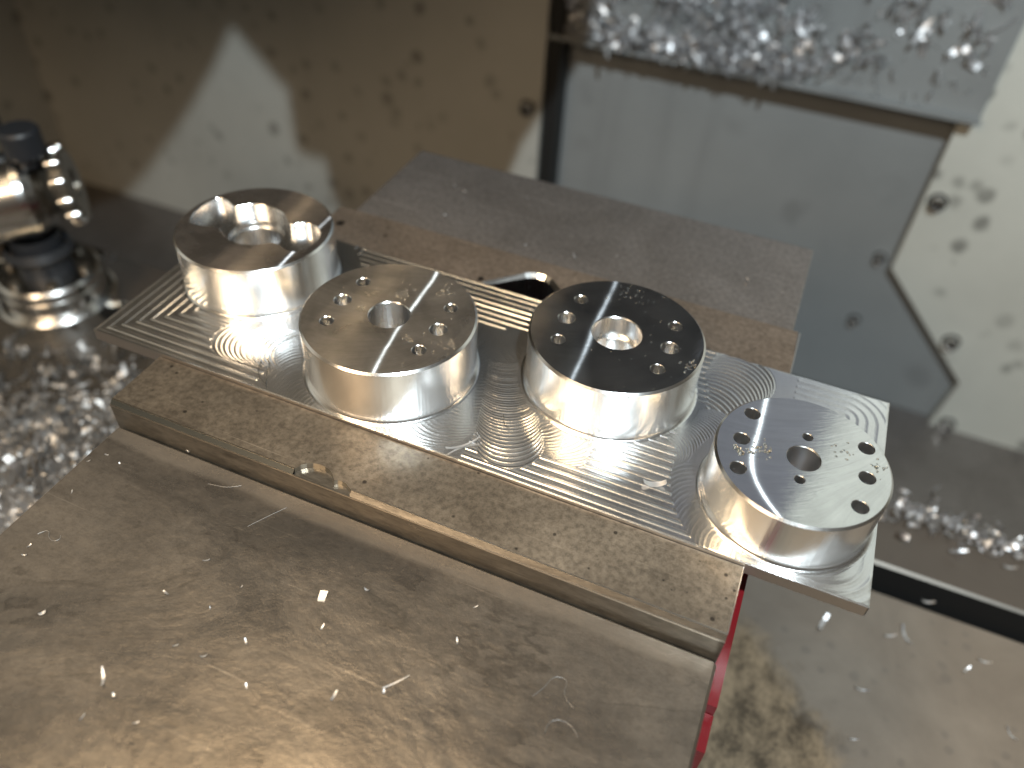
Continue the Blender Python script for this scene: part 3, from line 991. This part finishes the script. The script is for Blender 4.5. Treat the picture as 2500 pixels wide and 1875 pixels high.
# ------------------------------------------------------------------ unseen spindle head shaped to its wall shadow, and an added shadow disc
sp = thing('unseen_spindle_head', 'unseen black spindle head above the vise, shaped to its wall shadow', 'spindle', (0.0925, 0.17, 0.125))
mb = MB()
mb.lathe([(0.0, 0.0), (0.030, 0.0), (0.046, 0.012), (0.056, 0.040), (0.058, 0.075)], 64)
mb.build('unseen_spindle_nose', M_head, sp, True)
bevel_box('unseen_head_casting', (-0.0525, -0.055, 0.075), (0.0735, 0.055, 0.85), M_head, sp, 0.008, 3)
mb = MB()
gx = [(-0.0525, 0.118), (-0.045, 0.118), (-0.045, 0.84), (-0.20, 0.84), (-0.20, 0.262)]
for y_, o_ in ((-0.054, 1), (0.050, -1)):
    mb.add([(x, y_, z) for x, z in gx], [tuple(range(5))[::o_]])
for i in range(5):
    a, b = gx[i], gx[(i + 1) % 5]
    mb.add([(a[0], -0.054, a[1]), (a[0], 0.050, a[1]), (b[0], 0.050, b[1]), (b[0], -0.054, b[1])], [(0, 1, 2, 3)])
mb.build('head_shadow_prism', M_head, sp)  # unseen prism added to widen the head's shadow on the left wall
bevel_box('column', (-0.135, 0.13, -0.03), (-0.072, 0.29, 0.85), M_head, sp, 0.008, 3)
bevel_box('slide', (-0.125, 0.055, 0.22), (-0.02, 0.13, 0.80), M_head, sp, 0.006, 2)
cr = thing('lamp_blocker', 'large unseen disc added left of the spindle to shade the left wall', 'light blocker', (-0.351, 0.05, 0.607))  # unseen disc added to block the work lamp on the left wall
mb = MB()
mb.lathe([(0.0, 0.02), (0.49, 0.02), (0.5, 0.012), (0.5, -0.012), (0.49, -0.02), (0.0, -0.02)], 96)
d = mb.build('blocker_disc', M_grey, cr, True)
d.rotation_euler = (R(90), 0, 0)

# ------------------------------------------------------------------ tool setter at the left
ts = thing('tool_setter', 'chromed tool setter with black knob and knurled collar standing left of the plate', 'tool setter', (-0.204, 0.126, TZ))
mb = MB()
mb.lathe([(0.036, 0.0), (0.036, 0.012), (0.034, 0.014), (0.031, 0.014), (0.031, 0.022), (0.032, 0.022), (0.032, 0.025), (0.031, 0.025), (0.031, 0.031), (0.029, 0.033), (0.0, 0.033)], 64)
mb.build('base', M_chrome, ts, True)
mb = MB()
mb.lathe([(0.016, 0.033), (0.015, 0.060)], 32)
mb.lathe([(0.0185, 0.045), (0.021, 0.048), (0.0185, 0.053)], 32)
mb.build('post', M_blk, ts, True)
ax = Vector((0.72, 0.68, 0.10)).normalized()
qx = Vector((1, 0, 0)).rotation_difference(ax)
C0 = Vector((-0.002, 0.006, 0.083))


def setter(name, prof, mat, seg=40, knurl=0):
    mb = MB()
    mb.lathe(prof, seg, 0, (0, 0, 0), 'x')
    o = mb.build(name, mat, ts, not knurl)
    o.rotation_mode = 'QUATERNION'
    o.rotation_quaternion = qx
    o.location = C0
    return o


setter('barrel', [(0.0, -0.05), (0.024, -0.05), (0.026, -0.046), (0.026, 0.002), (0.025, 0.006), (0.022, 0.011), (0.016, 0.015)], M_chrome)
setter('spring_cap', [(0.016, 0.015), (0.012, 0.018), (0.012, 0.023)], M_jawface)
setter('collar', [(0.014, 0.021), (0.021, 0.021), (0.0225, 0.023), (0.0225, 0.028), (0.021, 0.030), (0.009, 0.030), (0.008, 0.026), (0.0, 0.026)], M_jawface)
for k in range(12):
    a = 2 * math.pi * k / 12
    mb = MB()
    mb.lathe([(0.0, 0.0300), (0.0026, 0.0285), (0.0032, 0.0255), (0.0026, 0.0215)], 10, 0, (0, 0.0222 * math.cos(a), 0.0222 * math.sin(a)), 'x')
    o = mb.build('knurl', M_chrome, ts, True)
    o.rotation_mode = 'QUATERNION'
    o.rotation_quaternion = qx
    o.location = C0
mb = MB()
mb.lathe([(0.006, 0.0), (0.006, 0.006), (0.0105, 0.006), (0.0112, 0.008), (0.0112, 0.021), (0.0100, 0.0225), (0.0, 0.0225)], 32)
mb.build('knob', M_blk, ts, True, (0.010, 0.010, 0.104))
mb = MB()
mb.lathe([(0.012, 0.0), (0.016, 0.004), (0.016, 0.022), (0.0, 0.024)], 24)
mb.build('cap', M_blk, ts, True, (-0.032, 0.012, 0.108))

for k in range(6):
    a = 2 * math.pi * k / 6 + 0.4
    mb = MB()
    mb.lathe([(0.0034, 0.0), (0.0034, 0.003), (0.0018, 0.003), (0.0016, 0.0015), (0.0, 0.0015)], 14)
    mb.build('cap_screw', M_jawface, ts, True, (0.0235 * math.cos(a), 0.0235 * math.sin(a), 0.033))

# ------------------------------------------------------------------ chips, swarf and coolant


def flake(s, curl=1.0, w=0.45, n=5):
    vs, fs = [], []
    tw = random.uniform(-0.8, 0.8)
    for i in range(n):
        t = i / (n - 1) - 0.5
        a = t * curl * 2.2
        x = math.sin(a) * s / (2.2 * max(curl, 0.2)) * 2
        z = (1 - math.cos(a)) * s / (2.2 * max(curl, 0.2)) * 2
        for k in (-1, 1):
            ww = w * s * 0.5 * (1 - 0.5 * abs(t))
            vs.append((x, k * ww * math.cos(tw * t), z + k * ww * math.sin(tw * t)))
    for i in range(n - 1):
        fs.append((2 * i, 2 * i + 2, 2 * i + 3, 2 * i + 1))
    return np.array(vs), fs


def rot3(a, b, c):
    return np.array(Matrix.Rotation(a, 3, 'X') @ Matrix.Rotation(b, 3, 'Y') @ Matrix.Rotation(c, 3, 'Z'))


def scatter(name, pts, size, label, mat=M_chip, flat=0.5, normal_y=False, mound=None):
    """One stuff object made of many small flakes."""
    V, F = [], []
    for p in pts:
        s = random.uniform(*size)
        v, f = flake(s, random.uniform(0.2, 1.6), random.uniform(0.25, 0.7))
        m = rot3(random.uniform(-1, 1) * flat * 3, random.uniform(-1, 1) * flat * 3, random.uniform(0, 6.28))
        v = v @ m.T
        if normal_y:
            v = v[:, [0, 2, 1]] * np.array([1, -1, 1])
            v[:, 1] -= max(0.0, v[:, 1].max() * 0.6)
        else:
            v[:, 2] -= v[:, 2].min() * 0.9
        b = len(V)
        V += [tuple(x + np.array(p)) for x in v]
        F += [tuple(i + b for i in q) for q in f]
    if mound:
        b = len(V)
        V += [tuple(q) for q in mound[0]]
        F += [tuple(int(i) + b for i in q) for q in mound[1]]
    o = link(name, V, F, mat, None, mound is None)
    o['kind'] = 'stuff'
    o['label'] = label
    return o


wdt = c1 - c0
clumps = []
for _ in range(64):
    u = min(0.97, max(0.05, random.gauss(0.36, 0.22)))
    clumps.append((c0 + u * wdt, cb + 0.004 + abs(random.gauss(0, 0.045 + 0.03 * (u < 0.5))), random.uniform(0.004, 0.022), random.choice((8, 14, 22, 40))))
for _ in range(26):
    clumps.append((c0 + random.uniform(0.13, 0.62) * wdt, cb + random.uniform(0.004, 0.012), random.uniform(0.006, 0.014), 26))
for _ in range(30):
    clumps.append((c0 + random.uniform(0.45, 0.97) * wdt, cb + random.uniform(0.01, 0.13), random.uniform(0.003, 0.02), 5))
pts = []
for x_, z_, r_, n_ in clumps:
    for _ in range(n_):
        x, z = random.gauss(x_, r_), random.gauss(z_, r_ * 0.6)
        if cb + 0.001 < z < cb + 0.16 and c0 + 0.01 < x < c1 - 0.01:
            pts.append((x, YC - 0.0005 - random.random() * 0.009 * math.exp(-(z - cb) / 0.02), z))
random.shuffle(pts)
k_ = len(pts) // 4
scatter('chips_on_cover', pts[:k_], (0.005, 0.012), 'large bright aluminium flakes stuck to the sliding way cover', normal_y=True, flat=0.35)
scatter('fine_chips_on_cover', pts[k_:], (0.0015, 0.0055), 'fine glittering chips matted on the sliding way cover', normal_y=True, flat=0.55)
pts = []
for _ in range(260):
    u = random.gauss(0.34, 0.16)
    if not 0.10 < u < 0.62:
        continue
    k = math.sin(u * 31) * 0.5 + math.sin(u * 77 + 1) * 0.3
    pts.append((c0 + u * wdt, YC - 0.003 - random.random() * 0.011, cb + 0.004 + random.random() * 0.010 - max(0, 0.006 * k) * random.random()))
scatter('chips_on_lip', pts, (0.0015, 0.009), 'wet clump of chips along the lower lip of the way cover', flat=1.0)

# heap of chips on the table left of the vise
M_wet = mat_simple('wet_chip', (0.36, 0.35, 0.34), 0.45, 0.8)


def heap_h(x, y):
    return 0.050 * np.exp(-((x + 0.01) / 0.08) ** 2 - ((y - 0.03) / 0.06) ** 2) + 0.027 * np.exp(-((x + 0.12) / 0.09) ** 2 - ((y + 0.03) / 0.05) ** 2)


def heap_mound():
    xs_, ys_ = np.linspace(-0.33, 0.026, 150), np.linspace(-0.16, 0.125, 120)
    X, Y = np.meshgrid(xs_, ys_, indexing='ij')
    Hh = heap_h(X, Y)
    Z = Hh * (0.86 + 0.28 * RNG.random(X.shape)) - 0.006 + 0.0035 * RNG.random(X.shape)
    V = np.stack([X, Y, TZ + Z], -1).reshape(-1, 3)
    I = np.arange(X.size).reshape(X.shape)
    F = [(I[i, j], I[i + 1, j], I[i + 1, j + 1], I[i, j + 1]) for i in range(149) for j in range(119) if Z[i:i + 2, j:j + 2].max() > 0.0]
    return V, F


pts = []
for _ in range(5200):
    a = random.random()
    x = random.uniform(-0.32, 0.028)
    y = random.gauss(0.055 - 0.12 * (x + 0.1), 0.055)
    if y > 0.125 or y < -0.35:
        continue
    hh = 0.055 * math.exp(-((x + 0.01) / 0.08) ** 2 - ((y - 0.03) / 0.06) ** 2) + 0.03 * math.exp(-((x + 0.12) / 0.09) ** 2 - ((y + 0.03) / 0.05) ** 2)
    if math.hypot(x + 0.20, y - 0.128) < 0.044:
        continue
    if random.random() > 0.25 + hh * 24:
        continue
    pts.append((x, y, TZ + random.random() * hh))
scatter('chip_heap', pts, (0.002, 0.0085), 'heap of wet aluminium chips on the table left of the vise', mat=M_wet, mound=heap_mound(), flat=0.8)
# chips on the ledge behind the table and along its back rail
pts = []
for _ in range(420):
    x = random.uniform(0.20, 0.52)
    pts.append((x, 0.215 + abs(random.gauss(0, 0.05)), -0.338 + random.random() * 0.02))
for _ in range(220):
    x = random.gauss(0.37, 0.045)
    pts.append((x, random.gauss(0.186, 0.006), TZ + random.random() * 0.004))
for _ in range(300):
    x = random.gauss(0.30, 0.04)
    pts.append((x, 0.222 + abs(random.gauss(0, 0.02)), -0.335 + random.random() * 0.10 * math.exp(-((x - 0.30) / 0.05) ** 2)))
scatter('chips_behind_table', pts, (0.002, 0.007), 'blurred chips along the back edge of the table at the right', flat=0.8)
pts = [(random.uniform(-0.55, 0.0), random.uniform(0.15, 0.185), TZ) for _ in range(14)]
scatter('chips_on_back_rail', pts, (0.003, 0.006), 'few chips lying on the back of the table at the left')
pts = [(random.uniform(0.05, 0.235), random.uniform(0.125, 0.182), RZ) for _ in range(16)]
scatter('specks_on_rear_jaw', pts, (0.0006, 0.0018), 'tiny bright specks on the rear jaw')


def pix(px, py, z):
    """Photograph point (2500 x 1875) laid on the level z."""
    d = ROT.transposed() @ Vector(((px - 1250) / 1934.2, (py - 937.5) / 1934.2, 1.0))
    t = (z - CAM.z) / d.z
    return CAM + d * t


CHIPS = [(460, 310, 9), (383, 337, 10), (517, 350, 10), (310, 470, 11), (125, 703, 11), (107, 742, 12), (185, 992, 18), (715, 905, 16), (890, 765, 15), (905, 970, 8),
         (1580, 893, 15), (1390, 1050, 12), (757, 1132, 11), (880, 1178, 14), (1655, 1330, 13), (1440, 1347, 20), (2050, 965, 10), (1970, 1115, 16),
         (918, 333, 8), (810, 295, 9), (1062, 1308, 11), (1060, 1118, 16), (490, 1350, 14), (355, 1440, 14), (585, 1465, 10), (1040, 880, 8)]
G = 'small chips on the front of the vise'
ORD = ['first', 'second', 'third', 'fourth', 'fifth', 'sixth', 'seventh', 'eighth', 'ninth', 'tenth', 'eleventh', 'twelfth', 'thirteenth']


def band(y):
    return 0 if y < 720 else 1 if y < 1000 else 2


BANDS = ('nearest the front jaw', 'midway across the steel before the jaw', 'nearest the bottom of the photo')
RANK = {}
for b_ in range(3):
    for k, c_ in enumerate(sorted(q for q in CHIPS if band(q[1]) == b_)):
        RANK[c_] = '%s from left of the tiny metal chips %s' % (ORD[k], BANDS[b_])
shared = []
for k in range(4):
    v, f = flake(1.0, (0.5, 0.9, 1.3, 0.3)[k], (0.5, 0.4, 0.6, 0.5)[k])
    me = bpy.data.meshes.new('metal_chip')
    me.from_pydata([tuple(x) for x in v], [], f)
    me.materials.append(M_chip)
    shared.append(me)
for i, (px, py, s) in enumerate(CHIPS):
    p = pix(px * 0.5666, 935 + py * 0.5666, JB)
    o = bpy.data.objects.new('metal_chip', shared[i % 4])
    COL.objects.link(o)
    o.location = p + Vector((0, 0, 0.0001))
    sc = s * 0.00008
    o.scale = (sc, sc, sc)
    o.rotation_euler = (random.uniform(-0.25, 0.25), random.uniform(-0.25, 0.25), random.uniform(0, 6.28))
    tag(o, RANK[(px, py, s)], 'metal chip', G)


def solo_chip(px, py, z, verts, faces, label, rz=0.0, name='metal_chip', mat=M_chip):
    p = pix(px, py, z)
    o = link(name, verts, faces, mat, None, True, None, p)
    o.rotation_euler = (0, 0, rz)
    return tag(o, label, 'metal chip')


v = [(-0.0011, -0.0014, 0.0001), (0.0011, -0.0011, 0.0002), (0.0013, 0.0012, 0.0009), (-0.0010, 0.0012, 0.0007), (-0.0008, -0.0022, 0.0002), (0.0012, -0.0020, 0.0001)]
solo_chip(788, 1454, JB, v, [(0, 1, 2, 3), (4, 5, 1, 0)], 'square white folded chip in the middle of the steel in front of the jaw', 0.25)
v, f = flake(0.0034, 0.9, 0.26, 7)
solo_chip(252, 1656, JB, v, f, 'long curled chip at the lower left of the vise front', 2.3)
v, f = flake(0.0040, 0.2, 0.13, 5)
solo_chip(967, 1666, JB, v, f, 'thin straight needle chip at the lower middle of the vise front', 0.9)
v, f = flake(0.0042, 0.8, 0.55, 6)
o = solo_chip(1597, 1183, 0.0003, v, f, 'clear curled chip on the plate between the third and fourth boss', 0.4)
v, f = flake(0.0065, 0.5, 0.14, 7)
o = solo_chip(1130, 1088, 0.0003, v, f, 'thin sliver chip on the plate front in front of the second boss', 0.85)

TCH = [(2006, 1525, 16, 1.3), (2210, 1555, 15, 2.0), (2357, 1637, 8, 1.0), (2170, 1553, 9, 0.5), (2102, 1684, 9, 0.2), (2467, 1794, 9, 2.2), (2262, 1470, 10, 0.3),
       (2082, 1805, 6, 0.3), (2400, 1615, 9, 0.1), (2460, 1385, 11, 0.2), (2480, 1320, 10, 0.9)]
for px, py, s, a in sorted(TCH):
    k = sorted(TCH).index((px, py, s, a))
    p = pix(px, py, TZ)
    o = bpy.data.objects.new('metal_chip', shared[1])
    COL.objects.link(o)
    o.location = p
    sc = s * 0.00042
    o.scale = (sc, sc * 0.7, sc)
    o.rotation_euler = (0.1, 0.1, a)
    tag(o, '%s from left of the blurred white chips on the grey table right of the vise' % ORD[k], 'metal chip', 'loose chips on the table')

# hair-thin swarf
def wire(name, pts, r, mat, label, cat='swarf'):
    cu = bpy.data.curves.new(name, 'CURVE')
    cu.dimensions = '3D'
    cu.bevel_depth = r
    cu.bevel_resolution = 1
    s = cu.splines.new('NURBS')
    s.points.add(len(pts) - 1)
    for q, p in zip(s.points, pts):
        q.co = (*p, 1)
    s.use_endpoint_u = True
    s.order_u = 3
    tmp = bpy.data.objects.new(name, cu)
    COL.objects.link(tmp)
    me = bpy.data.meshes.new_from_object(tmp.evaluated_get(bpy.context.evaluated_depsgraph_get()))
    bpy.data.objects.remove(tmp)
    me.materials.clear()
    me.materials.append(mat)
    o = bpy.data.objects.new(name, me)
    COL.objects.link(o)
    return tag(o, label, cat)


def onz(lst, z, up=0.0002):
    return [tuple(pix(a, b, z) + Vector((0, 0, up))) for a, b in lst]


wire('wire_swarf', onz([(508, 1182), (530, 1187), (560, 1192), (590, 1186)], JB), 0.00009, M_wet, 'fine bright wire of swarf below the left end of the front jaw')
wire('wire_swarf', onz([(605, 1286), (650, 1263), (700, 1240)], JB), 0.00007, M_wet, 'straight fine scratch-like wire left of the nick in the front jaw')
wire('wire_swarf', onz([(92, 1305), (110, 1296), (122, 1298), (118, 1312), (130, 1324), (150, 1316), (148, 1308)], JB), 0.00009, M_wet, 'tiny looped wire of swarf near the left edge of the vise front')
wire('wire_swarf', onz([(1330, 1790), (1335, 1765), (1365, 1755), (1400, 1775), (1410, 1800)], JB), 0.00008, M_wet, 'curved pale wire of swarf at the bottom right of the vise front')
wire('wire_swarf', onz([(1300, 1700), (1330, 1680), (1350, 1650), (1390, 1660), (1370, 1700), (1400, 1730)], JB), 0.00007, M_wet, 'tangled pale wire of swarf at the right of the vise front')
M_hair = mat_simple('dark_hair', (0.02, 0.018, 0.016), 0.5)
wire('dark_hair', onz([(640, 880), (628, 905), (634, 925), (650, 938)], 0.0003), 0.00010, M_hair, 'dark curled hair on the plate front between the first and second boss', 'hair')
wire('dark_hair', onz([(653, 876), (662, 892), (648, 910), (650, 945)], 0.0003), 0.00010, M_hair, 'dark straight hair on the plate beside a curled one', 'hair')
wire('dark_hair', onz([(1230, 1012), (1228, 1030), (1236, 1042), (1243, 1047)], 0.0003), 0.00009, M_hair, 'dark hair on the arcs between the second and third boss', 'hair')

# coolant drops
def drops(name, items, label, wall=None):
    V, F = [], []
    for x, y, z, s, el in items:
        b = len(V)
        n = 8
        a0 = random.uniform(0, 6.28)
        wob = [random.uniform(0.75, 1.2) for _ in range(n)]
        for ring, (rr, zz) in enumerate(((1.0, 0.0), (0.88, 0.40), (0.5, 0.66))):
            for i in range(n):
                a = 2 * math.pi * i / n
                dx, dy = rr * wob[i] * s * math.cos(a) * el, rr * wob[i] * s * math.sin(a)
                V.append((x + dx * math.cos(a0) - dy * math.sin(a0), y + dx * math.sin(a0) + dy * math.cos(a0), z + zz * s))
        V.append((x, y, z + 0.74 * s))
        for r_ in range(2):
            for i in range(n):
                j = (i + 1) % n
                F.append((b + r_ * n + i, b + r_ * n + j, b + (r_ + 1) * n + j, b + (r_ + 1) * n + i))
        for i in range(n):
            F.append((b + 2 * n + i, b + 2 * n + (i + 1) % n, b + 3 * n))
    o = link(name, V, F, M_drop, None, True)
    o['kind'] = 'stuff'
    o['label'] = label
    return o


def zone(px0, py0, px1, py1, z, n, s):
    out = []
    for _ in range(n):
        px, py = random.gauss((px0 + px1) / 2, (px1 - px0) / 4), random.gauss((py0 + py1) / 2, (py1 - py0) / 4)
        p = pix(px, py, z)
        ok = True
        for bx, by, bh, br in BOSS:
            if abs(z - bh) < 1e-4 and math.hypot(p.x - bx, p.y - by) > br - 0.0012:
                ok = False
            if abs(z - bh) < 1e-4:
                for hx, hy, hr in hs + [(0, 0, 0.0085)]:
                    if math.hypot(p.x - bx - hx, p.y - by - hy) < hr + 0.0006:
                        ok = False
        if ok:
            out.append((p.x, p.y, z + 0.00001, random.uniform(*s) * 0.85, random.uniform(1, 1.7)))
    return out


z2, z3, z4 = BOSS[1][2], BOSS[2][2], BOSS[3][2]
it = zone(870, 745, 905, 770, z2, 26, (0.0003, 0.0009)) + zone(905, 680, 960, 720, z2, 16, (0.0002, 0.0005)) + zone(955, 695, 1020, 745, z2, 40, (0.00025, 0.0006))
it += zone(975, 820, 1010, 845, z2, 22, (0.0002, 0.0005)) + zone(1070, 680, 1110, 735, z2, 30, (0.0002, 0.0006)) + zone(1060, 820, 1140, 870, z2, 26, (0.0002, 0.0006)) + zone(1000, 850, 1040, 872, z2, 8, (0.0005, 0.001))
it += zone(740, 700, 1130, 890, z2, 50, (0.00015, 0.0004))
drops('drops_on_second_boss', it, 'scattered coolant drops on the brown second boss top')
it = zone(1660, 870, 1700, 920, z3, 16, (0.0003, 0.0007)) + zone(1470, 690, 1600, 740, z3, 36, (0.00015, 0.00045)) + zone(1370, 690, 1700, 930, z3, 40, (0.00012, 0.0003))
drops('drops_on_third_boss', it, 'scattered coolant drops on the dark third boss top')
it = zone(1840, 1075, 1915, 1120, z4, 50, (0.0002, 0.0006)) + zone(1775, 1075, 1830, 1110, z4, 12, (0.0005, 0.0011)) + zone(1930, 1080, 2090, 1130, z4, 26, (0.0002, 0.0005)) + zone(2120, 1120, 2170, 1170, z4, 18, (0.0002, 0.0005))
drops('drops_on_fourth_boss', it, 'coolant drops scattered across the pale fourth boss top')
